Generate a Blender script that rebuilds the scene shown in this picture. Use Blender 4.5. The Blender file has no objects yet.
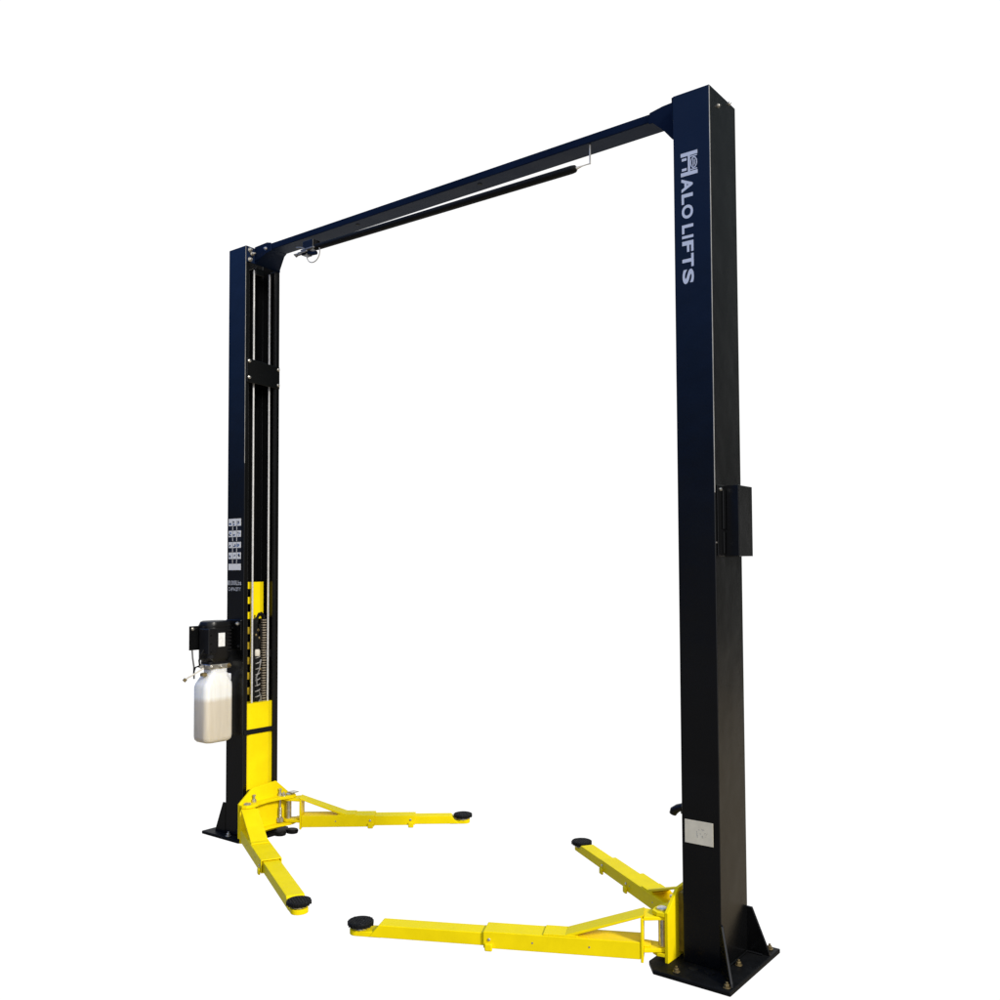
import bpy, bmesh, math, random
from mathutils import Vector, Matrix
random.seed(7)
scene = bpy.context.scene
PI = math.pi

# ------------------------------------------------------------------ camera
CX, CY, CZ = 4.889, -3.534, 1.643
YAW, PIT, ROL, F = -0.657, 0.040, -0.005, 925.58
cam_d = bpy.data.cameras.new("camera")
cam = bpy.data.objects.new("camera", cam_d)
scene.collection.objects.link(cam)
fw = Vector((math.cos(PIT)*math.sin(YAW), math.cos(PIT)*math.cos(YAW), math.sin(PIT)))
r0 = Vector((math.cos(YAW), -math.sin(YAW), 0)); u0 = r0.cross(fw)
rr = r0*math.cos(ROL)+u0*math.sin(ROL); uu = -r0*math.sin(ROL)+u0*math.cos(ROL)
m = Matrix((rr, uu, -fw)).transposed().to_4x4(); m.translation = Vector((CX, CY, CZ))
cam.matrix_world = m
cam_d.sensor_width = 36; cam_d.lens = F/1000*36
cam_d.shift_x = -0.0012; cam_d.shift_y = 0.03135
cam_d.clip_start = 0.05; cam_d.clip_end = 200
scene.camera = cam

# ------------------------------------------------------------------ world: white backdrop in front, open sky and dark ground around it
world = bpy.data.worlds.new("World"); scene.world = world; world.use_nodes = True
nt = world.node_tree; nt.nodes.clear()
out = nt.nodes.new('ShaderNodeOutputWorld'); bg = nt.nodes.new('ShaderNodeBackground')
tc = nt.nodes.new('ShaderNodeTexCoord'); nrm = nt.nodes.new('ShaderNodeVectorMath'); nrm.operation = 'NORMALIZE'
nt.links.new(tc.outputs['Generated'], nrm.inputs[0])
sep = nt.nodes.new('ShaderNodeSeparateXYZ'); nt.links.new(nrm.outputs[0], sep.inputs[0])
up = nt.nodes.new('ShaderNodeValToRGB'); up.color_ramp.interpolation = 'EASE'
mz = nt.nodes.new('ShaderNodeMath'); mz.operation = 'MULTIPLY_ADD'; mz.inputs[1].default_value = 0.5; mz.inputs[2].default_value = 0.5
nt.links.new(sep.outputs['Z'], mz.inputs[0]); nt.links.new(mz.outputs[0], up.inputs[0])
cr = up.color_ramp
cr.elements[0].position = 0.0; cr.elements[0].color = (0.40, 0.34, 0.25, 1)
cr.elements[1].position = 1.0; cr.elements[1].color = (0.30, 0.55, 1.0, 1)
for ps, c in ((0.20, (0.32, 0.28, 0.21, 1)), (0.30, (0.09, 0.088, 0.085, 1)), (0.45, (0.15, 0.145, 0.14, 1)), (0.53, (0.04, 0.055, 0.09, 1)), (0.60, (0.06, 0.15, 0.42, 1)), (0.70, (0.10, 0.26, 0.86, 1))):
    e = cr.elements.new(ps); e.color = c
# the yard to the right is paler and browner
up2 = nt.nodes.new('ShaderNodeValToRGB'); up2.color_ramp.interpolation = 'EASE'; nt.links.new(mz.outputs[0], up2.inputs[0])
up2.color_ramp.elements[0].position = 0.0; up2.color_ramp.elements[0].color = (0.45, 0.36, 0.25, 1)
up2.color_ramp.elements[1].position = 1.0; up2.color_ramp.elements[1].color = (0.30, 0.40, 0.55, 1)
for ps, c in ((0.40, (0.40, 0.33, 0.23, 1)), (0.47, (0.05, 0.05, 0.045, 1)), (0.53, (0.04, 0.042, 0.04, 1)), (0.72, (0.09, 0.11, 0.12, 1))):
    e = up2.color_ramp.elements.new(ps); e.color = c
dt2 = nt.nodes.new('ShaderNodeVectorMath'); dt2.operation = 'DOT_PRODUCT'; dt2.inputs[1].default_value = (0.707, 0.707, 0); nt.links.new(nrm.outputs[0], dt2.inputs[0])
mr2 = nt.nodes.new('ShaderNodeMapRange'); mr2.interpolation_type = 'SMOOTHSTEP'; mr2.inputs['From Min'].default_value = 0.2; mr2.inputs['From Max'].default_value = 0.75
nt.links.new(dt2.outputs['Value'], mr2.inputs['Value'])
mxa = nt.nodes.new('ShaderNodeMix'); mxa.data_type = 'RGBA'; nt.links.new(mr2.outputs[0], mxa.inputs[0]); nt.links.new(up.outputs[0], mxa.inputs[6]); nt.links.new(up2.outputs[0], mxa.inputs[7])
# bright fill patch added to the sky behind the viewer's right shoulder
dt3 = nt.nodes.new('ShaderNodeVectorMath'); dt3.operation = 'DOT_PRODUCT'; dt3.inputs[1].default_value = Vector((0.62, -0.62, 0.48)).normalized(); nt.links.new(nrm.outputs[0], dt3.inputs[0])
mr3 = nt.nodes.new('ShaderNodeMapRange'); mr3.interpolation_type = 'SMOOTHSTEP'; mr3.inputs['From Min'].default_value = 0.55; mr3.inputs['From Max'].default_value = 0.9
nt.links.new(dt3.outputs['Value'], mr3.inputs['Value'])
mxb = nt.nodes.new('ShaderNodeMix'); mxb.data_type = 'RGBA'; nt.links.new(mr3.outputs[0], mxb.inputs[0]); nt.links.new(mxa.outputs[2], mxb.inputs[6]); mxb.inputs[7].default_value = (1.0, 1.02, 1.10, 1)
dot = nt.nodes.new('ShaderNodeVectorMath'); dot.operation = 'DOT_PRODUCT'
dot.inputs[1].default_value = (math.sin(YAW), math.cos(YAW), 0)
nt.links.new(nrm.outputs[0], dot.inputs[0])
mr = nt.nodes.new('ShaderNodeMapRange'); mr.interpolation_type = 'SMOOTHSTEP'
mr.inputs['From Min'].default_value = 0.58; mr.inputs['From Max'].default_value = 0.67
nt.links.new(dot.outputs['Value'], mr.inputs['Value'])
mx = nt.nodes.new('ShaderNodeMix'); mx.data_type = 'RGBA'
nt.links.new(mr.outputs[0], mx.inputs[0]); nt.links.new(mxb.outputs[2], mx.inputs[6]); mx.inputs[7].default_value = (1.06, 1.06, 1.06, 1)
nt.links.new(mx.outputs[2], bg.inputs[0]); bg.inputs[1].default_value = 1.0
nt.links.new(bg.outputs[0], out.inputs[0])

# ------------------------------------------------------------------ sun
sun_d = bpy.data.lights.new("sun", 'SUN'); sun_d.energy = 3.25; sun_d.angle = math.radians(11); sun_d.color = (1.0, 0.95, 0.86)
sun = bpy.data.objects.new("sun", sun_d); scene.collection.objects.link(sun)
sd = Vector((1.0, -0.13, 0.64)).normalized()
sun.rotation_euler = sd.to_track_quat('Z', 'Y').to_euler()
scene.view_settings.view_transform = 'Standard'; scene.view_settings.look = 'None'
scene.view_settings.exposure = 0.0; scene.view_settings.gamma = 1.0

# ------------------------------------------------------------------ materials
def paint(name, col, rough=0.4, ior=1.45, metal=0.0, var=0.12, vscale=6.0, bump=0.0, bscale=60, speck=None, spec=0.5):
    mt = bpy.data.materials.new(name); mt.use_nodes = True; n = mt.node_tree; b = n.nodes['Principled BSDF']
    t = n.nodes.new('ShaderNodeTexCoord')
    nz = n.nodes.new('ShaderNodeTexNoise'); nz.inputs['Scale'].default_value = vscale; nz.inputs['Detail'].default_value = 8; nz.inputs['Roughness'].default_value = 0.65
    n.links.new(t.outputs['Object'], nz.inputs['Vector'])
    rp = n.nodes.new('ShaderNodeValToRGB'); rp.color_ramp.elements[0].position = 0.3; rp.color_ramp.elements[1].position = 0.7
    rp.color_ramp.elements[0].color = tuple(c*(1-var) for c in col)+(1,)
    rp.color_ramp.elements[1].color = tuple(min(1, c*(1+var)) for c in col)+(1,)
    n.links.new(nz.outputs['Fac'], rp.inputs[0])
    last = rp.outputs[0]
    if speck:
        n2 = n.nodes.new('ShaderNodeTexNoise'); n2.inputs['Scale'].default_value = 38; n2.inputs['Detail'].default_value = 6; n2.inputs['Roughness'].default_value = 0.8
        n.links.new(t.outputs['Object'], n2.inputs['Vector'])
        r2 = n.nodes.new('ShaderNodeValToRGB'); r2.color_ramp.elements[0].position = speck[1]; r2.color_ramp.elements[1].position = speck[1]+0.07
        n.links.new(n2.outputs['Fac'], r2.inputs[0])
        m2 = n.nodes.new('ShaderNodeMix'); m2.data_type = 'RGBA'; m2.inputs[7].default_value = tuple(speck[0])+(1,)
        n.links.new(r2.outputs[0], m2.inputs[0]); n.links.new(last, m2.inputs[6]); last = m2.outputs[2]
    n.links.new(last, b.inputs['Base Color'])
    mr = n.nodes.new('ShaderNodeMapRange'); mr.inputs['To Min'].default_value = rough*0.8; mr.inputs['To Max'].default_value = min(1, rough*1.25)
    n.links.new(nz.outputs['Fac'], mr.inputs['Value']); n.links.new(mr.outputs[0], b.inputs['Roughness'])
    b.inputs['IOR'].default_value = ior; b.inputs['Metallic'].default_value = metal; b.inputs['Specular IOR Level'].default_value = spec
    if name in ('black_paint', 'yellow_paint', 'black_beam_paint', 'black_plastic'):
        n4 = n.nodes.new('ShaderNodeTexNoise'); n4.inputs['Scale'].default_value = 5.0; n4.inputs['Detail'].default_value = 2
        n.links.new(t.outputs['Object'], n4.inputs['Vector'])
        wv = n.nodes.new('ShaderNodeBump'); wv.inputs['Strength'].default_value = 0.5; wv.inputs['Distance'].default_value = 0.006
        n.links.new(n4.outputs['Fac'], wv.inputs['Height'])
    else: wv = None
    if bump:
        n3 = n.nodes.new('ShaderNodeTexNoise'); n3.inputs['Scale'].default_value = bscale; n3.inputs['Detail'].default_value = 4
        n.links.new(t.outputs['Object'], n3.inputs['Vector'])
        bp = n.nodes.new('ShaderNodeBump'); bp.inputs['Strength'].default_value = bump; bp.inputs['Distance'].default_value = 0.002
        n.links.new(n3.outputs['Fac'], bp.inputs['Height'])
        if wv: n.links.new(wv.outputs[0], bp.inputs['Normal'])
        n.links.new(bp.outputs[0], b.inputs['Normal'])
    return mt
M = {}
M['black'] = paint('black_paint', (0.0022, 0.0023, 0.0025), 0.24, 1.50, var=0.25, vscale=3.0, bump=0.10, bscale=90, speck=((0.035, 0.033, 0.03), 0.70))
M['beam'] = paint('black_beam_paint', (0.0055, 0.012, 0.034), 0.45, 1.11, var=0.2, vscale=4, bump=0.1, bscale=90)
M['yellow'] = paint('yellow_paint', (0.84, 0.655, 0.003), 0.5, 1.14, var=0.07, vscale=7, bump=0.12, bscale=70, speck=((0.42, 0.30, 0.02), 0.70))
M['rubber'] = paint('black_rubber', (0.005, 0.005, 0.005), 0.65, 1.25, var=0.5, vscale=60, bump=1.0, bscale=150, speck=((0.05, 0.05, 0.048), 0.62))
M['plastic'] = paint('black_plastic', (0.006, 0.006, 0.007), 0.35, 1.35, var=0.2, vscale=12, bump=0.2)
M['steel'] = paint('zinc_steel', (0.55, 0.53, 0.48), 0.32, 1.5, metal=0.85, var=0.3, vscale=40, bump=0.3)
M['dark_steel'] = paint('dull_steel', (0.22, 0.22, 0.22), 0.5, 1.4, metal=0.5, var=0.4, vscale=50, bump=0.3)
M['floor_plate'] = paint('floor_plate_paint', (0.006, 0.0062, 0.0065), 0.5, 1.16, var=0.5, vscale=14, bump=0.4, bscale=60, speck=((0.03, 0.028, 0.024), 0.68))
M['amber'] = paint('dark_yellow', (0.36, 0.25, 0.01), 0.5, 1.3, var=0.5, vscale=25)  # darker, browner yellow for the lower latch teeth
M['recess_shade'] = paint('shaded_yellow', (0.16, 0.11, 0.008), 0.5, 1.4, var=0.4, vscale=20)  # shade of the recess put into the carriage block's colour
M['brass'] = paint('yellow_zinc_steel', (0.22, 0.165, 0.075), 0.45, 1.5, metal=0.7, var=0.3, vscale=40, bump=0.3)
M['cable'] = paint('wire_rope', (0.62, 0.62, 0.62), 0.45, 1.5, metal=0.3, var=0.2, vscale=90, bump=0.3, bscale=200)
M['letter'] = paint('pale_vinyl', (0.64, 0.70, 0.84), 0.6, 1.3, var=0.05, vscale=30)
M['letter_small'] = paint('grey_vinyl', (0.62, 0.62, 0.62), 0.55, 1.4, var=0.1, vscale=80)
M['sticker'] = paint('sticker_white', (0.80, 0.79, 0.75), 0.5, 1.3, var=0.10, vscale=60)
M['sticker_blue'] = paint('sticker_blue_ink', (0.10, 0.17, 0.36), 0.5, 1.4, var=0.3, vscale=80)
M['sticker_dark'] = paint('sticker_dark_ink', (0.008, 0.010, 0.018), 0.5, 1.4, var=0.3, vscale=80)
M['plate'] = paint('aluminium_plate', (0.72, 0.66, 0.50), 0.55, 1.3, var=0.10, vscale=18, speck=((0.22, 0.21, 0.18), 0.66))
M['label'] = paint('motor_label', (0.75, 0.75, 0.75), 0.5, 1.4, var=0.12, vscale=60)
M['hose'] = paint('grey_hose', (0.10, 0.10, 0.10), 0.5, 1.4, var=0.2, vscale=50)
M['wrap'] = paint('hose_wrap', (0.28, 0.27, 0.26), 0.4, 1.4, var=0.4, vscale=50)
M['link'] = paint('chain_link', (0.34, 0.29, 0.22), 0.4, 1.5, metal=0.4, var=0.35, vscale=90)
M['nylon'] = paint('nylon', (0.62, 0.58, 0.50), 0.5, 1.4, var=0.1, vscale=40)
M['wire'] = paint('pale_wire', (0.60, 0.58, 0.54), 0.4, 1.4, metal=0.2, var=0.1, vscale=40)
def tank_material():
    mt = bpy.data.materials.new('tank_plastic'); mt.use_nodes = True; n = mt.node_tree; b = n.nodes['Principled BSDF']
    t = n.nodes.new('ShaderNodeTexCoord'); s = n.nodes.new('ShaderNodeSeparateXYZ'); n.links.new(t.outputs['Object'], s.inputs[0])
    nz = n.nodes.new('ShaderNodeTexNoise'); nz.inputs['Scale'].default_value = 9; nz.inputs['Detail'].default_value = 5
    mp = n.nodes.new('ShaderNodeMapping'); mp.inputs['Scale'].default_value = (6, 6, 0.6)
    n.links.new(t.outputs['Object'], mp.inputs[0]); n.links.new(mp.outputs[0], nz.inputs['Vector'])
    a = n.nodes.new('ShaderNodeMath'); a.operation = 'MULTIPLY_ADD'; a.inputs[1].default_value = 0.02
    n.links.new(nz.outputs['Fac'], a.inputs[0]); n.links.new(s.outputs['Z'], a.inputs[2])
    r = n.nodes.new('ShaderNodeMapRange'); r.inputs['From Min'].default_value = 0.862; r.inputs['From Max'].default_value = 0.892
    n.links.new(a.outputs[0], r.inputs['Value'])
    c1 = n.nodes.new('ShaderNodeMix'); c1.data_type = 'RGBA'
    c1.inputs[6].default_value = (0.60, 0.545, 0.45, 1); c1.inputs[7].default_value = (0.78, 0.78, 0.755, 1)
    n.links.new(r.outputs[0], c1.inputs[0])
    c2 = n.nodes.new('ShaderNodeMix'); c2.data_type = 'RGBA'; c2.blend_type = 'MULTIPLY'; c2.inputs[0].default_value = 1
    rp = n.nodes.new('ShaderNodeValToRGB'); rp.color_ramp.elements[0].color = (0.93, 0.925, 0.91, 1); rp.color_ramp.elements[0].position = 0.35; rp.color_ramp.elements[1].position = 0.6
    n.links.new(nz.outputs['Fac'], rp.inputs[0])
    n.links.new(c1.outputs[2], c2.inputs[6]); n.links.new(rp.outputs[0], c2.inputs[7])
    n.links.new(c2.outputs[2], b.inputs['Base Color'])
    b.inputs['Roughness'].default_value = 0.42; b.inputs['Subsurface Weight'].default_value = 0.8
    b.inputs['Subsurface Scale'].default_value = 1.0
    b.inputs['Subsurface Radius'].default_value = (0.07, 0.065, 0.05)
    return mt
M['tank'] = tank_material()

# ------------------------------------------------------------------ mesh helpers
ROOT = Vector((1.64, 0.132, 0.0))
col = scene.collection
class MB:
    """collects shapes in world metres and links them as one mesh object"""
    def __init__(s, T=None): s.bm = bmesh.new(); s.T = T
    def _add(s, vs, fs):
        bv = [s.bm.verts.new(v) for v in vs]
        for f in fs:
            try: s.bm.faces.new([bv[i] for i in f])
            except ValueError: pass
        return s
    def box(s, x0, x1, y0, y1, z0, z1):
        v = [(x, y, z) for z in (z0, z1) for y in (y0, y1) for x in (x0, x1)]
        return s._add(v, [(0, 2, 3, 1), (4, 5, 7, 6), (0, 1, 5, 4), (2, 6, 7, 3), (0, 4, 6, 2), (1, 3, 7, 5)])
    def prism(s, pts, axis, a, b):
        """polygon pts extruded along axis from a to b; pts in the other two axes, in order"""
        def mk(u, v, w):
            return {'x': (w, u, v), 'y': (u, w, v), 'z': (u, v, w)}[axis]
        n = len(pts)
        vs = [mk(u, v, a) for u, v in pts]+[mk(u, v, b) for u, v in pts]
        fs = [tuple(range(n))[::-1], tuple(range(n, 2*n))]+[(i, (i+1) % n, n+(i+1) % n, n+i) for i in range(n)]
        return s._add(vs, fs)
    def ringprism(s, outer, inner, axis, a, b):
        def mk(u, v, w):
            return {'x': (w, u, v), 'y': (u, w, v), 'z': (u, v, w)}[axis]
        n = len(outer)
        vs = [mk(u, v, w) for w in (a, b) for L in (outer, inner) for u, v in L]
        fs = []
        for i in range(n):
            j = (i+1) % n
            fs += [(i, j, n+j, n+i), (2*n+i, 3*n+i, 3*n+j, 2*n+j), (i, 2*n+i, 2*n+j, j), (n+i, n+j, 3*n+j, 3*n+i)]
        return s._add(vs, fs)
    def hexa(s, bot, top):
        return s._add(list(bot)+list(top), [(3, 2, 1, 0), (4, 5, 6, 7), (0, 1, 5, 4), (1, 2, 6, 5), (2, 3, 7, 6), (3, 0, 4, 7)])
    def tube(s, pts, r, n=12):
        pts = [Vector(p) for p in pts]
        rs = r if isinstance(r, (list, tuple)) else [r]*len(pts)
        vs = []; fs = []
        for i, p in enumerate(pts):
            d = (pts[min(i+1, len(pts)-1)]-pts[max(i-1, 0)]).normalized()
            a = d.cross(Vector((0.3, 0.2, 1) if abs(d.z) < 0.9 else (1, 0.1, 0))).normalized(); b = d.cross(a)
            if i and (a.dot(pa) < 0): a = -a; b = -b
            pa = a
            vs += [p+(a*math.cos(2*PI*k/n)+b*math.sin(2*PI*k/n))*rs[i] for k in range(n)]
        for i in range(len(pts)-1):
            for k in range(n):
                fs.append((i*n+k, i*n+(k+1) % n, (i+1)*n+(k+1) % n, (i+1)*n+k))
        fs.append(tuple(range(n))[::-1]); fs.append(tuple((len(pts)-1)*n+k for k in range(n)))
        return s._add(vs, fs)
    def lathe(s, c, prof, n=28, sx=1, sy=1, axis='z'):
        vs = []; fs = []
        for r, z in prof:
            for k in range(n):
                a = 2*PI*(k+0.5)/n
                u, v = r*math.cos(a)*sx, r*math.sin(a)*sy
                vs.append({'z': (c[0]+u, c[1]+v, c[2]+z), 'x': (c[0]+z, c[1]+u, c[2]+v), 'y': (c[0]+u, c[1]+z, c[2]+v)}[axis])
        m_ = len(prof)
        for i in range(m_-1):
            for k in range(n): fs.append((i*n+k, i*n+(k+1) % n, (i+1)*n+(k+1) % n, (i+1)*n+k))
        fs.append(tuple(range(n))[::-1]); fs.append(tuple((m_-1)*n+k for k in range(n)))
        return s._add(vs, fs)
    def loft(s, rings):
        n = len(rings[0]); vs = [v for r in rings for v in r]; fs = []
        for i in range(len(rings)-1):
            for k in range(n): fs.append((i*n+k, i*n+(k+1) % n, (i+1)*n+(k+1) % n, (i+1)*n+k))
        fs.append(tuple(range(n))[::-1]); fs.append(tuple((len(rings)-1)*n+k for k in range(n)))
        return s._add(vs, fs)
    def build(s, name, mat, parent=None, bevel=0.0, segs=2, smooth=False, label=None):
        bm = s.bm
        bmesh.ops.recalc_face_normals(bm, faces=bm.faces)
        if s.T is not None: bmesh.ops.transform(bm, matrix=s.T, verts=bm.verts)
        bmesh.ops.translate(bm, vec=-ROOT, verts=bm.verts)
        me = bpy.data.meshes.new(name); bm.to_mesh(me); bm.free()
        me.materials.append(M[mat])
        o = bpy.data.objects.new(name, me); col.objects.link(o); o.parent = parent
        if smooth:
            for p in me.polygons: p.use_smooth = True
            try: me.set_sharp_from_angle(angle=math.radians(35))
            except Exception: pass
        if bevel:
            b = o.modifiers.new('bevel', 'BEVEL'); b.width = bevel; b.segments = segs; b.limit_method = 'ANGLE'; b.angle_limit = math.radians(30)
            b.harden_normals = False
        if label: o['label'] = label
        return o
def hexbolt(mb, c, r, h, axis='z', sgn=1, washer=True):
    if washer: mb.lathe(c, [(r*1.45, 0), (r*1.45, sgn*h*0.2)], 16, axis=axis)
    mb.lathe(c, [(r, sgn*h*0.2), (r, sgn*h*0.85), (r*0.8, sgn*h)], 6, axis=axis)
    mb.lathe(c, [(r*0.5, sgn*h), (r*0.5, sgn*h*1.5)], 10, axis=axis)

# ------------------------------------------------------------------ the lift (one bolted machine)
lift = bpy.data.objects.new('two_post_lift', None); col.objects.link(lift); lift.location = ROOT
lift['label'] = 'tall black two post vehicle lift with overhead beam and four yellow swing arms'
lift['category'] = 'car lift'

C, W, S, H = 0.169, 0.265, 3.271, 3.66
T = 0.007

def column_profile(side):
    # side +1: left column (opens to +x), -1: right column (opens to -x)
    L = 0.030
    p = [(0, 0), (C, 0), (C, L), (C-T, L), (C-T, T), (T, T), (T, W-T), (C-T, W-T), (C-T, W-L), (C, W-L), (C, W), (0, W)]
    if side > 0: return p
    return [(S-x, y) for x, y in p][::-1]

def rounded_corner_ok(bm): pass

colL = MB().prism(column_profile(1), 'z', 0.02, H).build('column', 'black', lift, bevel=0.0035, segs=3, label='far black column with pump unit and oil tank')
colR = MB().prism(column_profile(-1), 'z', 0.02, H).build('column', 'black', lift, bevel=0.0035, segs=3, label='near black column with pale lettering down its side')

def base(cx, side, x0, x1, y0, y1, colo, clip):
    # floor plate with one clipped corner on the arm side
    a = clip
    if side < 0: pts = [(x0, y0+a), (x0+a*0.8, y0), (x1, y0), (x1, y1), (x0+a*0.8, y1), (x0, y1-a)]
    else: pts = [(x0, y0), (x1-a*0.8, y0), (x1, y0+a), (x1, y1-a), (x1-a*0.8, y1), (x0, y1)]
    MB().prism(pts, 'z', 0.0, 0.019).build('base_plate', 'floor_plate', colo, bevel=0.004)
    xo = S if side < 0 else 0.0
    sg = 1 if side < 0 else -1
    # stiffeners: from the column corner out to the plate, the near front one splayed
    for y, tip in (((0.0, (xo+sg*0.095, -0.118 if side < 0 else -0.004)), (W, (xo+sg*0.098, W)))):
        a = Vector((xo-sg*0.003, y+(0.002 if y == 0 else -0.002), 0)); b = Vector((tip[0], tip[1]+(0.002 if y == 0 else -0.002), 0))
        d = (b-a).normalized(); n_ = Vector((-d.y, d.x, 0))*0.005
        a = a+d*0.001
        ln = (b-a).length
        mb = MB()
        prof_ = [(0, 0.0192), (ln, 0.0192), (ln-0.003, 0.034), (0.024, 0.206), (0, 0.206)]
        vs = [tuple(a+d*u+n_*sgn+Vector((0, 0, z))) for sgn in (-1, 1) for u, z in prof_]
        k = len(prof_)
        mb._add(vs, [tuple(range(k))[::-1], tuple(range(k, 2*k))]+[(q_, (q_+1) % k, k+(q_+1) % k, k+q_) for q_ in range(k)])
        mb.build('gusset', 'black', colo, bevel=0.002)
base(0, 1, -0.165, 0.245, -0.055, 0.33, colL, 0.06)
base(0, -1, 2.985, 3.374, -0.150, 0.362, colR, 0.07)
# weld bead round the foot of the near column, and anchor bolts
w = MB(); w.tube([(S+0.004, 0.02, 0.022), (S+0.004, 0.24, 0.022)], 0.006, 8); w.tube([(S+0.004, 0.248, 0.022), (S+0.07, 0.248, 0.022)], 0.006, 8)
w.build('weld_bead', 'black', colR, smooth=True)
for x, y in ((3.347, -0.122), (3.126, -0.110), (3.30, 0.10), (3.34, 0.33)):
    b = MB(); hexbolt(b, (x, y, 0.0195), 0.010, 0.015); b.build('anchor_bolt', 'brass', colR, bevel=0.0008)
for x, y in ((-0.12, 0.30), (0.072, -0.030)):
    b = MB(); hexbolt(b, (x, y, 0.0195), 0.012, 0.018); b.build('anchor_bolt', 'steel', colL, bevel=0.0008)
# raised round pads under the far edge of the left base
b = MB(); b.lathe((0.235, 0.228, 0.0), [(0.040, -0.004), (0.044, 0.012), (0.040, 0.020)], 20, sx=1.1, sy=0.9)
b.build('base_foot', 'floor_plate', colL, bevel=0.003)
b = MB(); b.lathe((0.262, 0.305, 0.0), [(0.036, -0.004), (0.040, 0.012), (0.036, 0.020)], 20, sx=1.1, sy=0.9); b.build('base_foot', 'floor_plate', colL, bevel=0.003)
# small holes plugs on near base plate
for x, y in ((3.169, -0.045), (3.238, -0.040)):
    MB().lathe((x, y, 0.0192), [(0.020, 0), (0.020, 0.0025)], 20).build('hole_plug', 'rubber', colR)

# glint painted as thin pale tubes along the bent corners, upper part only
M['corner_glint'] = paint('edge_glint', (0.38, 0.37, 0.34), 0.4, 1.4, metal=0.2, var=0.3, vscale=9)
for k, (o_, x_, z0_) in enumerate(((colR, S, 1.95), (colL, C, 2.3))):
    MB().tube([(x_-0.0012, 0.0012, z0_), (x_-0.0012, 0.0012, 3.654)], 0.0020 if o_ is colR else 0.0013, 8).build('edge_glint', 'corner_glint', o_, smooth=True)
# top bolts
for x, y, z in ((C+0.0, 0.026, 3.635), (C+0.0, 0.026, 3.575)):
    b = MB(); hexbolt(b, (C+0.0065, y, z), 0.0105, 0.014, 'x'); b.build('top_bolt', 'steel', colL)
b = MB(); hexbolt(b, (S, 0.085, 3.60), 0.007, 0.008, 'x'); b.build('top_bolt', 'steel', colR)
b = MB(); hexbolt(b, (S, 0.20, 3.656), 0.006, 0.006, 'x'); b.build('top_bolt', 'steel', colR)
# cover plate across the channel
cp = MB().prism([(0.008, 2.955), (W-0.004, 2.935), (W-0.004, 2.795), (0.008, 2.805)], 'x', C+0.0015, C+0.008).build('cover_plate', 'black', colL, bevel=0.002)
for y, z in ((0.024, 2.937), (0.024, 2.835), (W-0.016, 2.918), (W-0.016, 2.818)):
    b = MB(); b.lathe((C+0.008, y, z), [(0.011, 0), (0.010, 0.005), (0.004, 0.008)], 14, axis='x'); b.build('cover_screw', 'steel', colL, smooth=True)
# guide rails on the inner side of the lips, catch the light as thin lines
MB().box(C-0.055, C-0.004, W-0.0375, W-0.0305, 0.3, 3.55).build('guide_strip', 'black', colL, bevel=0.002)
MB().box(C-0.055, C-0.010, 0.0305, 0.0375, 0.3, 3.55).build('guide_strip', 'black', colL, bevel=0.002)
MB().box(C-0.10, C-0.02, 0.09, 0.155, 3.50, 3.545).build('pulley_bracket', 'black', colL, bevel=0.003)

# ------------------------------------------------------------------ overhead beam
by0, by1, bz0, bz1 = 0.066, 0.183, 3.6165, 3.655
beam = MB().box(C+0.0065, S-C-0.0065, by0, by1, bz0, bz1).build('overhead_beam', 'beam', lift, bevel=0.004, segs=2)
for s_ in (1, -1):
    X = (lambda d: C+d) if s_ > 0 else (lambda d: S-C-d)
    def pr(pts, y0, y1, nm='beam_gusset', mt='beam'):
        p = [(X(d), z) for d, z in pts]
        MB().prism(p, 'y', y0, y1).build(nm, mt, beam, bevel=0.0015)
    if s_ > 0:
        pr([(0.0065, 3.572), (0.06, 3.582), (0.12, 3.600), (0.165, 3.6075), (0.165, 3.657), (0.125, 3.667), (0.0065, 3.662)], 0.0615, 0.0655)
    else:
        pr([(0.0065, 3.490), (0.036, 3.508), (0.076, 3.557), (0.13, 3.6075), (0.15, 3.6075), (0.145, 3.657), (0.08, 3.668), (0.0065, 3.672)], 0.0615, 0.0655)
    # flared bracket between beam and column
    fb = MB(); fb.loft([[(X(u), y, z) for y, z in ((ya, za), (yb_, za), (yb_, zb_), (ya, zb_))] for u, ya, yb_, za, zb_ in
        ((0.0065, 0.066, 0.256, 3.557, 3.650), (0.018, 0.066, 0.252, 3.561, 3.650), (0.13 if s_ > 0 else 0.085, 0.066, 0.196, 3.610, 3.650), (0.165 if s_ > 0 else 0.115, 0.066, 0.1835, 3.615, 3.650))])
    fb.build('flared_bracket', 'beam', beam, bevel=0.001)
    xa, xb = sorted((X(0.0005), X(0.006)))
    MB().prism([(0.002, 3.560), (0.262, 3.552), (0.262, 3.645), (0.002, 3.657)], 'x', xa, xb).build('end_plate', 'beam', beam)
for p, r in (((0.177, 0.040, 3.612), 0.009),):
    b = MB(); hexbolt(b, p, r, 0.022, 'x'); b.build('beam_bolt', 'steel', beam)
b = MB(); hexbolt(b, (0.285, 0.0612, 3.63), 0.008, 0.010, 'y', -1); b.build('beam_bolt', 'steel', beam)
b = MB(); hexbolt(b, (S-C-0.014, 0.0612, 3.585), 0.008, 0.014, 'y', -1); b.build('beam_bolt', 'steel', beam)
for x in (1.05, 1.95):
    MB().lathe((x, 0.112, bz0), [(0.012, -0.002), (0.012, 0.0)], 14).build('plug', 'rubber', beam)

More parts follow.
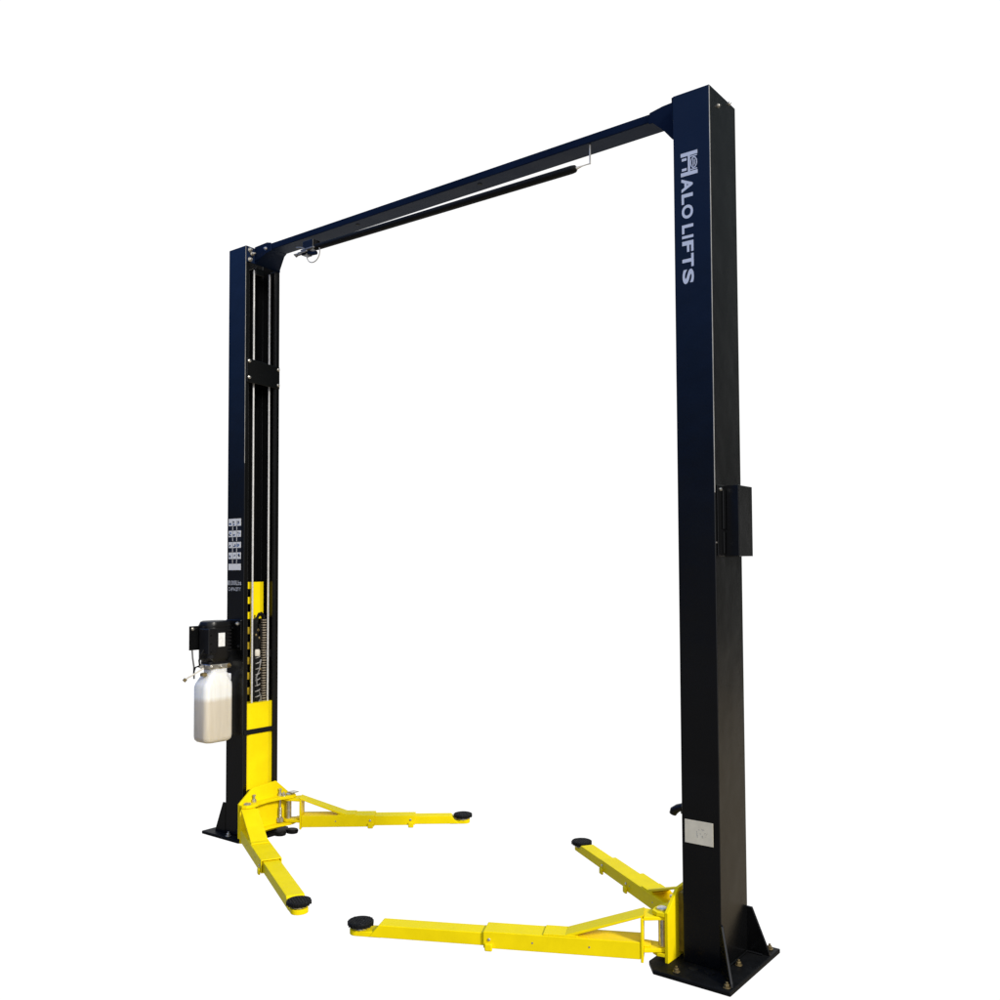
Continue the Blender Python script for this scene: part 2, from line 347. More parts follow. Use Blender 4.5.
# ------------------------------------------------------------------ height limit bar under the beam
yb = 0.055
bar = MB()
xs = [0.745, 0.755, 0.77, 2.55, 2.568, 2.576]
zs = lambda x: 3.533-(x-0.77)*0.0130
bar.tube([(x, yb, zs(x)) for x in xs], [0.012, 0.017, 0.019, 0.0195, 0.017, 0.010], 18)
bar = bar.build('height_limit_bar', 'rubber', lift, smooth=True, label='padded black bar hanging under the overhead beam')
MB().tube([(2.632, 0.085, bz0), (2.632, 0.085, 3.525)], 0.0045, 8).build('bar_hanger', 'wire', bar, smooth=True)
MB().tube([(2.632, 0.085, 3.527), (2.62, 0.08, 3.525), (2.60, 0.068, 3.519), (2.574, yb, 3.510)], [0.0035, 0.003, 0.0035, 0.008], 8).build('bar_hook', 'wire', bar, smooth=True)
sw = MB().box(0.655, 0.745, 0.04, 0.10, 3.535, 3.585).build('limit_switch', 'plastic', bar, bevel=0.004)
b = MB(); b.box(0.655, 0.765, 0.025, 0.060, 3.524, 3.532); b.build('switch_bracket', 'dark_steel', bar, bevel=0.001)
b = MB(); b.box(0.63, 0.71, 0.022, 0.032, 3.512, 3.520); b.build('switch_lever', 'dark_steel', bar, bevel=0.001)
b = MB(); b.tube([(0.60, 0.04, 3.560), (0.64, 0.04, 3.552), (0.67, 0.04, 3.538)], 0.005, 8); b.build('switch_bracket', 'dark_steel', bar, bevel=0.001)
b = MB(); hexbolt(b, (0.592, 0.05, 3.518), 0.0085, 0.014, 'y', -1); b.tube([(0.592, 0.05, 3.518), (0.65, 0.055, 3.522)], 0.007, 8); b.build('switch_bolt', 'dark_steel', bar)
MB().box(0.645, 0.685, 0.04, 0.09, 3.503, 3.533).build('switch_roller', 'plastic', bar, bevel=0.003)
MB().tube([(0.70, 0.045, 3.512), (0.735, 0.05, 3.50), (0.765, 0.05, 3.498)], 0.012, 10).build('cable_gland', 'beam', bar, smooth=True)
pts = []
for k in range(22):
    a = PI*(0.15)-PI*1.2*k/21
    pts.append((0.745+0.058*math.cos(a), 0.045, 3.500+0.056*math.sin(a)))
MB().tube(pts, 0.0035, 8).build('switch_wire', 'wire', bar, smooth=True)

# ------------------------------------------------------------------ cables, ladder, hose and chain inside the far column
for y, x in ((0.086, C-0.030), (0.207, C-0.030)):
    MB().tube([(x, y, 3.53), (x, y+0.001, 2.2), (x, y, 0.80)], 0.0062, 10).build('lift_cable', 'cable', lift, smooth=True)
lad = MB()
pf = [(C-0.062, 0.102), (C-0.045, 0.106), (C-0.047, 0.158), (C-0.070, 0.203), (C-0.076, 0.200), (C-0.055, 0.156), (C-0.053, 0.112), (C-0.064, 0.108)]
lad.prism(pf, 'z', 1.336, 1.566)
lad.box(C-0.066, C-0.060, 0.1005, 0.106, 0.80, 1.566)
for k in range(8):
    z = 1.566-0.043-k*0.0935
    if k < 3: lad.box(C-0.066, C-0.055, 0.073, 0.104, z, z+0.043)
lad = lad.build('latch_ladder', 'yellow', lift, bevel=0.0015)
for k in range(3, 8):
    z = 1.566-0.043-k*0.0935
    MB().box(C-0.066, C-0.055, 0.073, 0.100, z, z+0.043).build('latch_tooth', 'amber', lad, bevel=0.0015)
# second back strip running down, shows behind the chain
MB().box(C-0.09, C-0.084, 0.198, 0.225, 0.78, 1.0).build('back_strip', 'yellow', lift)
ch = MB()
n = 34
for k in range(n):
    z = 0.80+k*0.0158
    ch.box(C-0.062, C-0.040, 0.176, 0.205, z, z+0.0075)
chain = ch.build('leaf_chain', 'link', lift, bevel=0.001)
MB().box(C-0.066, C-0.060, 0.174, 0.207, 0.80, 1.34).build('chain_backing', 'rubber', chain)
pts = [(C-0.05, 0.19, 1.33), (C-0.05, 0.186, 1.35), (C-0.05, 0.17, 1.365), (C-0.05, 0.15, 1.362), (C-0.05, 0.135, 1.34), (C-0.05, 0.13, 1.30)]
MB().tube(pts, 0.013, 10).build('chain_loop', 'rubber', chain, smooth=True)
hose = MB().tube([(C-0.055, 0.14, 0.80), (C-0.055, 0.143, 1.0), (C-0.055, 0.138, 1.20), (C-0.055, 0.125, 1.34)], [0.018, 0.018, 0.017, 0.015], 14).build('hydraulic_hose', 'rubber', lift, smooth=True)
hp = []
for k in range(260):
    t = k/259; z = 0.82+t*0.31; a = t*2*PI*9
    hp.append((C-0.055+0.019*math.cos(a), 0.142+0.019*math.sin(a), z))
MB().tube(hp, 0.0032, 6).build('hose_wrap', 'wrap', hose, smooth=True)
MB().lathe((C-0.052, 0.137, 1.125), [(0.020, -0.022), (0.022, -0.015), (0.022, 0.012), (0.017, 0.020)], 12).build('hose_coupling', 'nylon', hose, smooth=True)
MB().tube([(C-0.05, 0.118, 1.36), (C-0.048, 0.112, 1.28), (C-0.05, 0.122, 1.20), (C-0.048, 0.116, 1.12), (C-0.05, 0.124, 1.02), (C-0.048, 0.114, 0.92), (C-0.05, 0.12, 0.80)], 0.007, 8).build('side_hose', 'rubber', hose, smooth=True)
MB().tube([(C-0.045, 0.165, 1.08), (C-0.042, 0.150, 1.02), (C-0.042, 0.128, 0.97), (C-0.045, 0.140, 0.90), (C-0.045, 0.165, 0.85), (C-0.05, 0.17, 0.80)], 0.006, 8).build('side_hose', 'dark_steel', hose, smooth=True)
MB().tube([(C-0.05, 0.155, 1.30), (C-0.046, 0.168, 1.24), (C-0.046, 0.150, 1.18), (C-0.05, 0.145, 1.12)], 0.007, 8).build('side_hose', 'rubber', hose, smooth=True)
for yy, z_ in ((0.126, 1.235), (0.150, 1.215), (0.160, 1.02)):
    MB().lathe((C-0.044, yy, z_), [(0.007, -0.006), (0.008, 0.0), (0.006, 0.007)], 10).build('hose_fitting', 'brass', hose, smooth=True)
MB().box(C-0.058, C-0.046, 0.205, 0.222, 1.09, 1.135).build('hose_clip', 'wrap', hose, bevel=0.002)
b = MB(); hexbolt(b, (C-0.05, 0.14, 1.265), 0.009, 0.012, 'x'); b.build('hose_bolt', 'brass', hose)

# ------------------------------------------------------------------ carriages
def carriage(side, dz):
    """u = distance from the column's open face; side +1 left, -1 right"""
    X = (lambda u: C+u) if side > 0 else (lambda u: S-C-u)
    def prof(pts, z0, z1, mb):
        mb.prism([(X(u), y) for u, y in pts], 'z', z0+dz, z1+dz); return mb
    car = prof([(-0.10, 0.045), (-0.014, 0.0315), (0.0, 0.056), (0.0, 0.190), (-0.016, 0.2335), (-0.10, 0.220)], 0.04, 0.803, MB())
    car = car.build('carriage', 'yellow', lift, bevel=0.002)
    blk = prof([(0.0005, 0.034), (0.0365, 0.034), (0.0365, 0.205), (0.0005, 0.225)], 0.04, 0.285, MB()); blk.build('carriage_block', 'recess_shade', car, bevel=0.002)
    # rubber strap
    st = MB(); prof([(0.0008, 0.004), (0.0008, 0.240), (0.007, 0.240), (0.009, 0.19), (0.009, 0.05), (0.007, 0.004)], 0.618, 0.648, st)
    st.build('rubber_strap', 'rubber', car, bevel=0.003)
    # wing plate facing the other column, flares down to the lugs
    pts = [(-0.062, 0.018), (0.327, 0.018), (0.327, 0.215), (0.215, 0.312), (0.035, 0.300), (-0.062, 0.222)]
    a, b_ = sorted((X(0.037), X(0.052)))
    MB().prism([(y, z+dz) for y, z in pts], 'x', a, b_).build('wing_plate', 'yellow', car, bevel=0.002)
    for z0, z1 in ((0.203, 0.219), (0.040, 0.054)):
        pl = [(0.0525, -0.062), (0.085, -0.068), (0.112, -0.055), (0.120, -0.025), (0.118, 0.02), (0.100, 0.06), (0.092, 0.132), (0.100, 0.205), (0.118, 0.245), (0.122, 0.29), (0.112, 0.32), (0.085, 0.333), (0.0525, 0.327)]
        MB().prism([(X(u), y) for u, y in pl], 'z', z0+dz, z1+dz).build('lug_plate', 'yellow', car, bevel=0.002)
    for y in (-0.025, 0.288):
        x = X(0.082)
        MB().lathe((x, y, dz), [(0.017, 0.032), (0.017, 0.2195), (0.022, 0.2195), (0.022, 0.226), (0.016, 0.230)], 20).build('pivot_pin', 'steel', car, smooth=True)
    # arm restraint rods and toothed sectors
    for y, sy in ((0.035, -1), (0.232, 1)):
        b = MB(); b.tube([(X(0.066), y, 0.03+dz), (X(0.066), y, 0.262+dz)], 0.0065, 10)
        b.lathe((X(0.066), y, 0.219+dz), [(0.014, 0.001), (0.014, 0.018)], 12)
        b.lathe((X(0.066), y, 0.256+dz), [(0.010, 0), (0.010, 0.008)], 12)
        rod = b.build('restraint_rod', 'steel', car, smooth=True)
        b = MB(); ring = []
        for k in range(36):
            a = 2*PI*k/36; r = 0.020 if (k % 2) else 0.017
            ring.append((X(0.066)+r*math.cos(a), y+r*math.sin(a)))
        b.prism(ring, 'z', 0.060+dz, 0.085+dz); b.build('restraint_gear', 'steel', car)
        pts = []
        for k in range(90):
            t = k/89; a = t*2*PI*7
            pts.append((X(0.066)+0.011*math.cos(a), y+0.011*math.sin(a), 0.088+dz+t*0.06))
        MB().tube(pts, 0.0022, 6).build('restraint_spring', 'steel', car, smooth=True)
    # safety release hardware on top of the far lug
    b = MB(); hexbolt(b, (X(0.085), 0.245, 0.2195+dz), 0.010, 0.016)
    b.build('restraint_bolt', 'steel', car, bevel=0.001)
    MB().box(min(X(0.07), X(0.12)), max(X(0.07), X(0.12)), 0.285, 0.335, 0.2305+dz, 0.236+dz).build('restraint_latch', 'steel', car, bevel=0.001)
    return car
DL, DR = 0.016, 0.0
carriage(1, DL)
carriage(-1, DR)

# ------------------------------------------------------------------ swing arms
def arm(px, py, ang, dz, r1, r2, r3, rp, side, r_step, r_strut, label):
    """px,py pivot; ang direction; r1 outer end, r2 middle end (or None), r3 inner end, rp pad; side = sign of the face that carries stop lugs"""
    Tm = Matrix.Translation((px, py, dz)) @ Matrix.Rotation(ang, 4, 'Z')
    def rect(y0, y1, z0, z1): return [(y0, z0), (y1, z0), (y1, z1), (y0, z1)]
    hw = 0.055
    o = MB(Tm); o.ringprism(rect(-hw, hw, 0.028, 0.098), rect(-hw+0.006, hw-0.006, 0.034, 0.092), 'x', 0.088, r1)
    A = o.build('swing_arm', 'yellow', lift, bevel=0.003, label=label)
    # doubler plate on top
    MB(Tm).box(r_strut-0.03, r_step, -hw+0.004, hw-0.004, 0.0982, 0.104).build('doubler_plate', 'yellow', A, bevel=0.002)
    ri = r1
    stages = []
    if r2: stages.append(('middle_tube', r1-0.10, r2, 0.045, 0.033, 0.0905, 0.005)); stages.append(('inner_tube', r2-0.10, r3, 0.0385, 0.036, 0.084, None))
    else: stages.append(('inner_tube', r1-0.10, r3, 0.044, 0.034, 0.088, None))
    for nm, a, b, h, z0, z1, wall in stages:
        mb = MB(Tm)
        if wall:
            mb.ringprism(rect(-h, h, z0, z1), rect(-h+wall, h-wall, z0+wall-0.003, z1-wall), 'x', a, b)
        else:
            # slanted nose: the top is cut back
            mb.hexa([(a, -h, z0), (b+0.035, -h, z0), (b+0.035, h, z0), (a, h, z0)], [(a, -h, z1), (b-0.012, -h, z1), (b-0.012, h, z1), (a, h, z1)])
        mb.build(nm, 'yellow', A, bevel=0.003)
        last = (h, z0, b)
    h, z0, b = last
    # nose tongue that carries the pad
    mb = MB(Tm); pts = [(b-0.02, -h+0.003)]
    for k in range(13):
        a = -PI/2+PI*k/12; pts.append((rp+0.012+(h-0.003)*math.cos(a)*0.9, (h-0.003)*math.sin(a)))
    pts.append((b-0.02, h-0.003))
    mb.prism(pts, 'z', z0-0.002, z0+0.021); mb.build('arm_tongue', 'yellow', A, bevel=0.003)
    MB(Tm).lathe((rp, 0, 0), [(0.036, z0+0.0212), (0.036, z0+0.029)], 24).build('pad_socket', 'steel', A, smooth=True)
    zt = z0+0.030
    p = MB(Tm); p.lathe((rp, 0, 0), [(0.046, zt), (0.056, zt+0.006), (0.0575, zt+0.019), (0.054, zt+0.024), (0.050, zt+0.0245), (0.049, zt+0.021), (0.0, zt+0.021)][:6], 32)
    for k in range(-3, 4):
        y = k*0.0135; xx = math.sqrt(max(0, 0.047**2-y*y))
        p.box(rp-xx, rp+xx, y-0.0035, y+0.0035, zt+0.018, zt+0.0250)
    for k in range(-3, 4):
        x_ = k*0.0135; yy = math.sqrt(max(0, 0.047**2-x_*x_))
        p.box(rp+x_-0.003, rp+x_+0.003, -yy, yy, zt+0.018, zt+0.0243)
    for k in range(16):
        a = 2*PI*k/16+0.1*math.sin(k*5.1); rj = 0.0538+0.0008*math.sin(k*2.7)
        p.tube([(rp+rj*math.cos(a), rj*math.sin(a), zt+0.003), (rp+rj*math.cos(a), rj*math.sin(a), zt+0.0225+0.001*math.sin(k*1.9))], 0.0050, 6)
    p.build('lift_pad', 'rubber', A, bevel=0.0012)
    # stop lugs and screws
    for rl, hh in ([(r1-0.024, hw)]+([(r2-0.024, 0.045)] if r2 else [])):
        y0, y1 = sorted((side*(hh+0.0005), side*(hh+0.013)))
        MB(Tm).box(rl-0.017, rl+0.017, y0, y1, 0.019, 0.052).build('stop_lug', 'yellow', A, bevel=0.006, segs=3)
        sb = MB(Tm); sb.lathe((rl-0.002, side*hh, 0.066), [(0.0065, 0), (0.0065, side*0.004), (0.004, side*0.006)], 12, axis='y'); sb.build('stop_screw', 'steel', A)
    for rl in (0.30, 0.54):
        if rl < r1-0.05:
            MB(Tm).lathe((rl, side*hw, 0.064), [(0.004, 0), (0.004, side*0.0012)], 10, axis='y').build('rivet', 'link', A)
    # root frame: vertical plate, two lugs, window
    MB(Tm).box(0.076, 0.0875, -hw-0.004, hw+0.004, 0.016, 0.196).build('root_plate', 'yellow', A, bevel=0.003)
    def lug(z0, z1):
        pts = [(0.0755, -hw), (0.0755, hw)]
        for k in range(13):
            a = PI/2+PI*k/12; pts.append((0.0+0.036*math.cos(a), 0.036*math.sin(a)))
        mb = MB(Tm); mb.prism(pts[::-1], 'z', z0, z1); mb.build('root_lug', 'yellow', A, bevel=0.003)
    lug(0.186, 0.2015); lug(0.056, 0.072)
    MB(Tm).box(0.046, 0.0755, -0.030, 0.030, 0.073, 0.0785).build('root_rib', 'yellow', A)
    # pivot sleeve
    # sloping strut from the upper lug to the tube top
    hs = 0.048
    MB(Tm).hexa([(0.080, -hs, 0.1965), (r_strut, -hs, 0.0985), (r_strut, hs, 0.0985), (0.080, hs, 0.1965)],
                [(0.072, -hs, 0.2085), (r_strut+0.022, -hs, 0.1045), (r_strut+0.022, hs, 0.1045), (0.072, hs, 0.2085)]).build('strut', 'yellow', A, bevel=0.003)
    return A
def aim(p, q): return math.atan2(q[1]-p[1], q[0]-p[0])
def dist(p, q): return math.hypot(q[0]-p[0], q[1]-p[1])
PL1, PL2 = (C+0.082, -0.025), (C+0.082, 0.288)
PR1, PR2 = (S-C-0.082, -0.025), (S-C-0.082, 0.288)
Q1, Q2, Q3, Q4 = (1.458, -0.645), (1.098, 0.972), (1.843, -0.618), (1.980, 0.975)
arm(*PL1, aim(PL1, Q1), DL, 0.72, None, dist(PL1, Q1)-0.062, dist(PL1, Q1), -1, 0.42, 0.36, 'front swing arm of the far column, reaching toward the camera')
arm(*PL2, aim(PL2, Q2), DL, 0.54, 0.79, dist(PL2, Q2)-0.062, dist(PL2, Q2), -1, 0.42, 0.34, 'three-stage swing arm of the far column, seen from its side')
arm(*PR1, aim(PR1, Q3), DR, 0.752, None, dist(PR1, Q3)-0.085, dist(PR1, Q3), 1, 0.495, 0.38, 'front swing arm of the near column, reaching left across the foreground')
arm(*PR2, aim(PR2, Q4), DR, 0.60, 0.90, dist(PR2, Q4)-0.062, dist(PR2, Q4), 1, 0.42, 0.34, 'three-stage rear swing arm of the near column')

# ------------------------------------------------------------------ power unit on the far column
pu = MB()
cx, cy = 0.060, -0.118
rings = []
def rrect(x0, x1, y0, y1, r, z, n=5):
    pts = []
    for (ax, ay, s0) in ((x1-r, y1-r, 0), (x0+r, y1-r, 1), (x0+r, y0+r, 2), (x1-r, y0+r, 3)):
        for k in range(n+1):
            a = PI/2*(s0+k/n); pts.append((ax+r*math.cos(a), ay+r*math.sin(a), z))
    return pts
for z, g in ((1.088, 0.012), (1.105, 0.004), (1.112, 0.0), (1.312, 0.0), (1.328, 0.005), (1.334, 0.014)):
    rings.append(rrect(-0.03+g, 0.115-g, -0.205+g, -0.028-g, 0.055, z, 6))
pu = pu.loft(rings)
PU = pu.build('power_unit', 'plastic', lift, smooth=True, label='black electric pump motor above a white plastic oil tank')
b = MB(); b.loft([rrect(-0.032, 0.118, -0.208, -0.026, 0.056, z, 6) for z in (1.298, 1.309)]); b.build('end_bell', 'plastic', PU, smooth=True)
MB().box(0.02, 0.118, -0.212, -0.150, 1.135, 1.290).build('terminal_box', 'plastic', PU, bevel=0.006, segs=3)
for z in (1.15, 1.20, 1.25):
    MB().lathe((0.1182, -0.195, z), [(0.006, 0), (0.005, 0.003)], 10, axis='x').build('box_screw', 'black', PU)
MB().box(0.1165, 0.1185, -0.143, -0.097, 1.180, 1.262).build('motor_label', 'label', PU, bevel=0.0005)
for k in range(5):
    MB().box(0.1187, 0.1195, -0.138, -0.103-0.008*(k % 3), 1.190+k*0.013, 1.193+k*0.013).build('label_line', 'sticker', PU)
for k in range(7):
    z = 1.145+k*0.021
    MB().box(0.1152, 0.1185, -0.082, -0.050, z, z+0.008).build('cooling_fin', 'plastic', PU, bevel=0.001)
MB().tube([(0.07, -0.212, 1.16), (0.07, -0.232, 1.14), (0.06, -0.236, 1.10), (0.05, -0.225, 1.07)], 0.006, 10).build('motor_lead', 'rubber', PU, smooth=True)
MB().box(0.0, 0.008, -0.268, -0.150, 1.160, 1.305).build('side_flange', 'black', PU, bevel=0.002)
MB().lathe((0.0085, -0.248, 1.288), [(0.010, 0), (0.010, 0.004), (0.005, 0.006)], 14, axis='x').build('flange_screw', 'steel', PU)
MB().lathe((0.0085, -0.195, 1.21), [(0.006, 0), (0.006, 0.003)], 12, axis='x').build('flange_screw', 'steel', PU)
MB().box(0.010, C-0.012, -0.012, -0.0005, 1.150, 1.335).build('mounting_plate', 'black', PU, bevel=0.002)
MB().box(0.02, 0.06, -0.05, -0.0125, 1.16, 1.30).build('mounting_plate', 'black', PU, bevel=0.002)
for x, z in ((0.125, 1.312), (0.08, 1.285), (0.14, 1.175)):
    b = MB(); hexbolt(b, (x, -0.0125, z), 0.009, 0.010, 'y', -1); b.build('mounting_bolt', 'steel' if x == 0.125 else 'black', PU)
class MBZ(MB):
    def __init__(s): MB.__init__(s, Matrix.Translation((0, 0, 0.033)))
b = MBZ(); b.loft([rrect(-0.005, 0.10, -0.190, -0.045, 0.02, z, 3) for z in (1.042, 1.056)]); b.build('pump_flange', 'plastic', PU, smooth=True)
MBZ().box(0.0, 0.108, -0.190, -0.045, 1.012, 1.0415).build('pump_block', 'steel', PU, bevel=0.005)
for y, mt in ((-0.185, 'steel'), (-0.060, 'brass'), (-0.12, 'steel')):
    b = MBZ(); hexbolt(b, (0.1085, y, 1.028), 0.0095, 0.012, 'x'); b.build('pump_fitting', mt, PU)
b = MBZ(); hexbolt(b, (0.03, -0.196, 1.028), 0.011, 0.015, 'y', -1); b.build('pump_fitting', 'steel', PU)
# tank
tk = MBZ(); rg = []
x0, x1, y0, y1 = -0.018, 0.126, -0.232, -0.034
for z, gx, gy0, gy1, r in ((0.574, 0.028, 0.028, 0.028, 0.03), (0.580, 0.012, 0.012, 0.012, 0.03), (0.592, 0.003, 0.003, 0.003, 0.03), (0.61, 0, 0, 0, 0.032), (0.905, 0, 0, 0, 0.032), (0.925, 0.003, 0.006, 0.001, 0.032), (0.955, 0.012, 0.026, 0.014, 0.03), (0.982, 0.021, 0.046, 0.022, 0.028), (0.990, 0.026, 0.052, 0.034, 0.025), (1.0115, 0.026, 0.052, 0.036, 0.025)):
    rg.append(rrect(x0+gx, x1-gx*0.6, y0+gy0, y1-gy1, r, z, 6))
tk.loft(rg)
tank = tk.build('oil_tank', 'tank', PU, smooth=True, label='white plastic tank, lower half filled with beige oil')
MBZ().box(0.03, 0.115, -0.085, -0.044, 0.935, 0.980).build('tank_shoulder', 'tank', PU, bevel=0.008, segs=3)
MBZ().lathe((0.060, -0.205, 0.985), [(0.020, -0.012), (0.020, 0.004), (0.012, 0.008)], 16, axis='z').build('filler_cap', 'brass', PU, smooth=True)
MBZ().tube([(0.005, -0.248, 1.127), (0.005, -0.244, 1.08), (0.006, -0.236, 1.03), (0.006, -0.234, 0.955)], 0.005, 8).build('motor_cord', 'hose', PU, smooth=True)
MBZ().tube([(0.03, -0.215, 1.032), (0.02, -0.235, 1.025), (0.01, -0.240, 0.99)], 0.005, 8).build('hose_pipe', 'rubber', PU, smooth=True)
MBZ().tube([(0.06, -0.205, 1.02), (0.05, -0.24, 1.00), (0.04, -0.262, 0.985), (0.02, -0.282, 0.97), (0.01, -0.292, 0.960)], 0.005, 8).build('return_line', 'nylon', PU, smooth=True)
b = MBZ(); b.tube([(0.01, -0.292, 0.961), (0.004, -0.304, 0.947)], 0.011, 10); b.build('return_fitting', 'brass', PU, smooth=True)

# ------------------------------------------------------------------ cover box and lock lever on the near column
jb = MB(); t = 0.004
px0, px1, jy0, jy1, jz0, jz1 = S+0.001, S+0.066, 0.082, 0.225, 1.689, 1.983
jb.box(px0, px1, jy0, jy0+t, jz0, jz1); jb.box(px1-t, px1, jy0+t, jy1, jz0, jz1); jb.box(px0, px1-t, jy1-t, jy1, jz0, jz1)
J = jb.build('cover_box', 'black', lift, bevel=0.0015, label='small black cover box on the outer face of the near column')
MB().box(S+0.0008, S+0.005, 0.016, 0.0815, jz0, jz1).build('box_flange', 'black', J, bevel=0.0015)
for z in (1.965,):
    MB().lathe((S+0.005, 0.045, z), [(0.008, 0), (0.007, 0.004), (0.003, 0.006)], 12, axis='x').build('flange_screw', 'steel', J, smooth=True)
b = MB(); b.box(S+0.0055, S+0.012, 0.055, 0.078, 1.80, 1.965); b.box(S+0.0055, S+0.010, 0.060, 0.078, 1.70, 1.79); b.build('hinge_bar', 'black', J, bevel=0.002)
b = MB(); b.box(S+0.0002, S+0.0008, 0.0, 0.014, 1.742, 1.748); b.build('edge_nick', 'steel', J)
lv = MB()
lv.tube([(3.105, 0.12, 0.632), (3.085, 0.12, 0.630), (3.055, 0.12, 0.620), (3.025, 0.12, 0.608), (3.006, 0.12, 0.594), (3.000, 0.12, 0.580)], [0.012, 0.014, 0.015, 0.017, 0.019, 0.016], 14)
lv.box(3.050, 3.105, 0.112, 0.128, 0.585, 0.62)
lv.build('lock_lever', 'plastic', lift, smooth=True)

# ------------------------------------------------------------------ lettering and stickers (flat vinyl on the -Y faces)
YF = -0.0008
def glyph(ch, mb, sx0, sx1, z_top, z_bot, y, rot=True, bold=0.0):
    """one letter fitted in a box. rot: reads downwards, its top toward +x"""
    cu = bpy.data.curves.new('t', 'FONT'); cu.body = ch; cu.offset = bold; cu.resolution_u = 6
    ob = bpy.data.objects.new('t', cu); col.objects.link(ob)
    dg = bpy.context.evaluated_depsgraph_get(); dg.update()
    me = bpy.data.meshes.new_from_object(ob.evaluated_get(dg))
    vs = [v.co.copy() for v in me.vertices]; ps = [tuple(p.vertices) for p in me.polygons]
    a0 = min(v.x for v in vs); a1 = max(v.x for v in vs); b0 = min(v.y for v in vs); b1 = max(v.y for v in vs)
    out_ = []
    for v in vs:
        u = (v.x-a0)/(a1-a0) if a1 > a0 else 0; w_ = (v.y-b0)/(b1-b0)
        if rot: out_.append((sx0+(sx1-sx0)*w_, y, z_top+(z_bot-z_top)*u))
        else: out_.append((sx0+(sx1-sx0)*u, y, z_bot+(z_top-z_bot)*w_))
    mb._add(out_, ps)
    bpy.data.objects.remove(ob); bpy.data.curves.remove(cu); bpy.data.meshes.remove(me)
X0 = S-C
zz = lambda py: 3.291-(py-178.5)/231.5
lt = MB()
for ch, a, b in (('A', 179.5, 193.0), ('L', 194.8, 205.0), ('O', 206.0, 219.5), ('L', 225.5, 234.3), ('I', 236.3, 239.0), ('F', 241.8, 252.6), ('T', 254.6, 267.6), ('S', 269.8, 284.0)):
    a_, b_ = a-0.3, b-0.3
    glyph(ch, lt, X0+0.037, X0+0.089, zz(a_), zz(b_), YF, True, 0.035)
lt.build('lettering', 'letter', colR)
# emblem: a big H of two posts holding a car seen from the front
em = MB()
def q(u0_, u1_, z0_, z1_): em.box(X0+u0_, X0+u1_, YF-0.0002, YF+0.0002, z0_, z1_)
zt, zb = 3.398, 3.298
q(0.035, 0.112, zt-0.016, zt); q(0.035, 0.112, zb, zb+0.016)
q(0.040, 0.062, zt-0.034, zt-0.023); q(0.040, 0.062, zb+0.023, zb+0.034)
q(0.068, 0.078, zb+0.0162, zt-0.0162)
q(0.0785, 0.110, zt-0.024, zt-0.0195); q(0.0785, 0.110, zb+0.0195, zb+0.024)
ring_o = [(X0+0.095+0.0155*math.cos(a), 3.348+0.0245*math.sin(a)) for a in [2*PI*k/24 for k in range(24)]]
ring_i = [(X0+0.095+0.0115*math.cos(a), 3.348+0.0195*math.sin(a)) for a in [2*PI*k/24 for k in range(24)]]
em.ringprism(ring_o, ring_i, 'y', YF-0.0002, YF+0.0002)
q(0.0905, 0.0945, 3.333, 3.363); q(0.098, 0.101, 3.336, 3.360)
em.build('emblem', 'letter', colR)
# rating plate near the foot
MB().box(X0+0.015, X0+0.141, -0.0025, -0.0005, 0.508, 0.603).build('rating_plate', 'plate', colR, bevel=0.0008)
sc = MB(); random.seed(3)
for k in range(12):
    x = X0+random.uniform(0.055, 0.115); z = random.uniform(0.54, 0.575); l = random.uniform(0.002, 0.006); a = random.uniform(0, PI)
    dx, dz = l*math.cos(a), l*math.sin(a)
    sc.tube([(x-dx, -0.0027, z-dz), (x+dx, -0.0027, z+dz)], 0.00035, 5)
sc.build('scratch_mark', 'hose', colR)
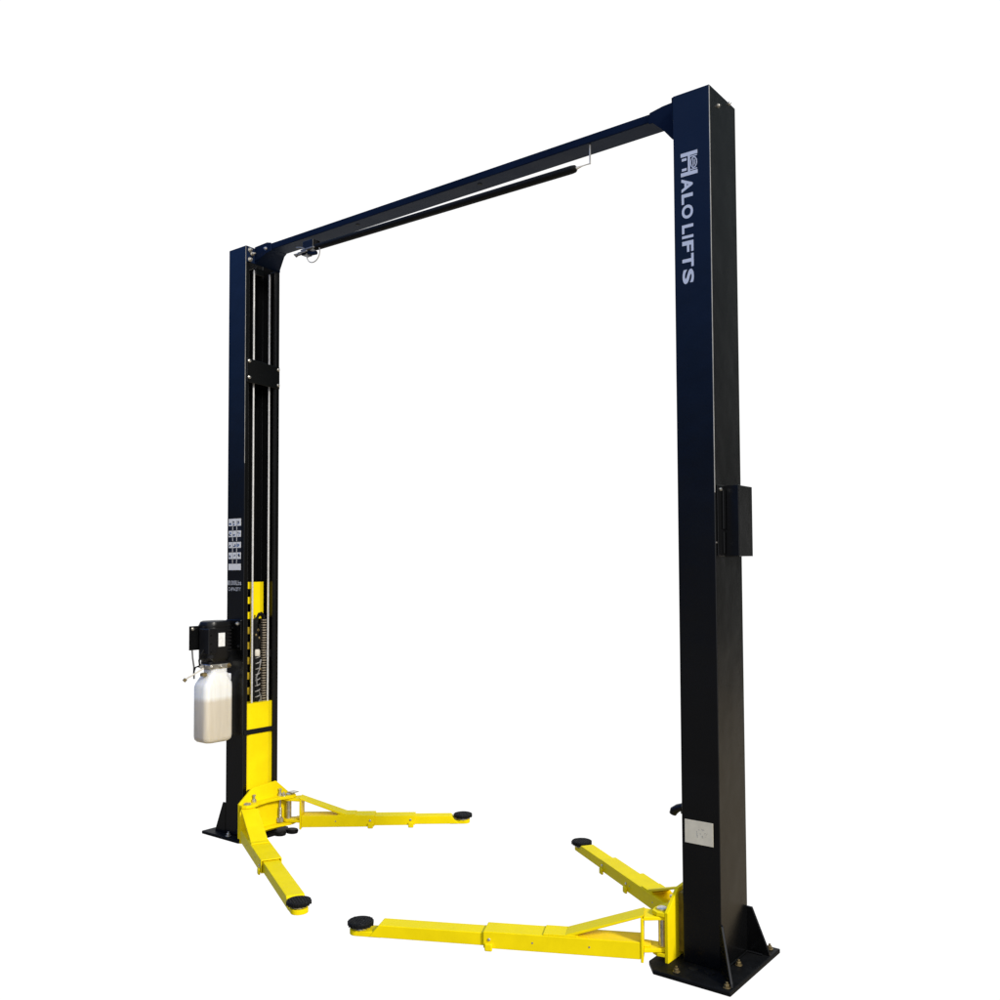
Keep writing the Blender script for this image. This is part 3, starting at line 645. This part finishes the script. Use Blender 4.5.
# warning sticker on the far column: rows of pictograms
stk = MB().box(0.016, 0.140, -0.0015, -0.0005, 1.640, 1.960).build('warning_sticker', 'sticker_dark', colL)
zr = lambda f: 1.960-0.320*(f-140)/545.0
wh = MB(); bl = MB(); dk = MB()
for a, b in ((141, 218), (268, 334), (388, 450), (498, 566), (617, 684)):
    wh.box(0.0165, 0.1395, -0.0022, -0.00155, zr(b), zr(a))
for a, b in ((222, 262), (337, 380), (452, 495), (570, 612)):
    for k in (1, 2): wh.box(0.0165+k*0.041-0.003, 0.0165+k*0.041+0.001, -0.0022, -0.00155, zr(b), zr(a))
random.seed(11)
for a, b in ((160, 215), (272, 330), (392, 446), (503, 560)):
    for k in range(3):
        xx0 = 0.020+k*0.041
        for j in range(3):
            x = xx0+random.uniform(0.0, 0.018); z = random.uniform(zr(b)+0.002, zr(a)-0.014)
            (bl if random.random() < 0.6 else dk).box(x, x+random.uniform(0.006, 0.015), -0.0026, -0.0023, z, z+random.uniform(0.004, 0.012))
    for k in (1, 2): dk.box(0.0165+k*0.041-0.0012, 0.0165+k*0.041+0.0012, -0.0026, -0.0023, zr(b), zr(a))
wh.build('sticker_panel', 'sticker', colL); bl.build('sticker_pictogram', 'sticker_blue', colL); dk.build('sticker_pictogram', 'sticker_dark', colL)
cap = MB()
def line(txt, x0_, x1_, zt_, zb_, bold=0.0):
    wd = {'1': .55, ',': .35, 'I': .35, '.': .35}
    tot = sum(wd.get(c, 1) for c in txt); x = x0_
    for c_ in txt:
        w_ = wd.get(c_, 1)*(x1_-x0_)/tot
        if c_ == ',': glyph(c_, cap, x+w_*0.2, x+w_*0.7, zb_+(zt_-zb_)*0.15, zb_-(zt_-zb_)*0.12, YF, False, bold)
        elif c_ == 's': glyph(c_, cap, x+w_*0.08, x+w_*0.9, zb_+(zt_-zb_)*0.72, zb_, YF, False, bold)
        else: glyph(c_, cap, x+w_*0.1, x+w_*0.88, zt_, zb_, YF, False, bold)
        x += w_
line('10,000Lbs', 0.008, 0.146, 1.576, 1.548, 0.01)
line('CAPACITY', 0.014, 0.142, 1.534, 1.512, 0.01)
cap.build('capacity_lettering', 'letter_small', colL)
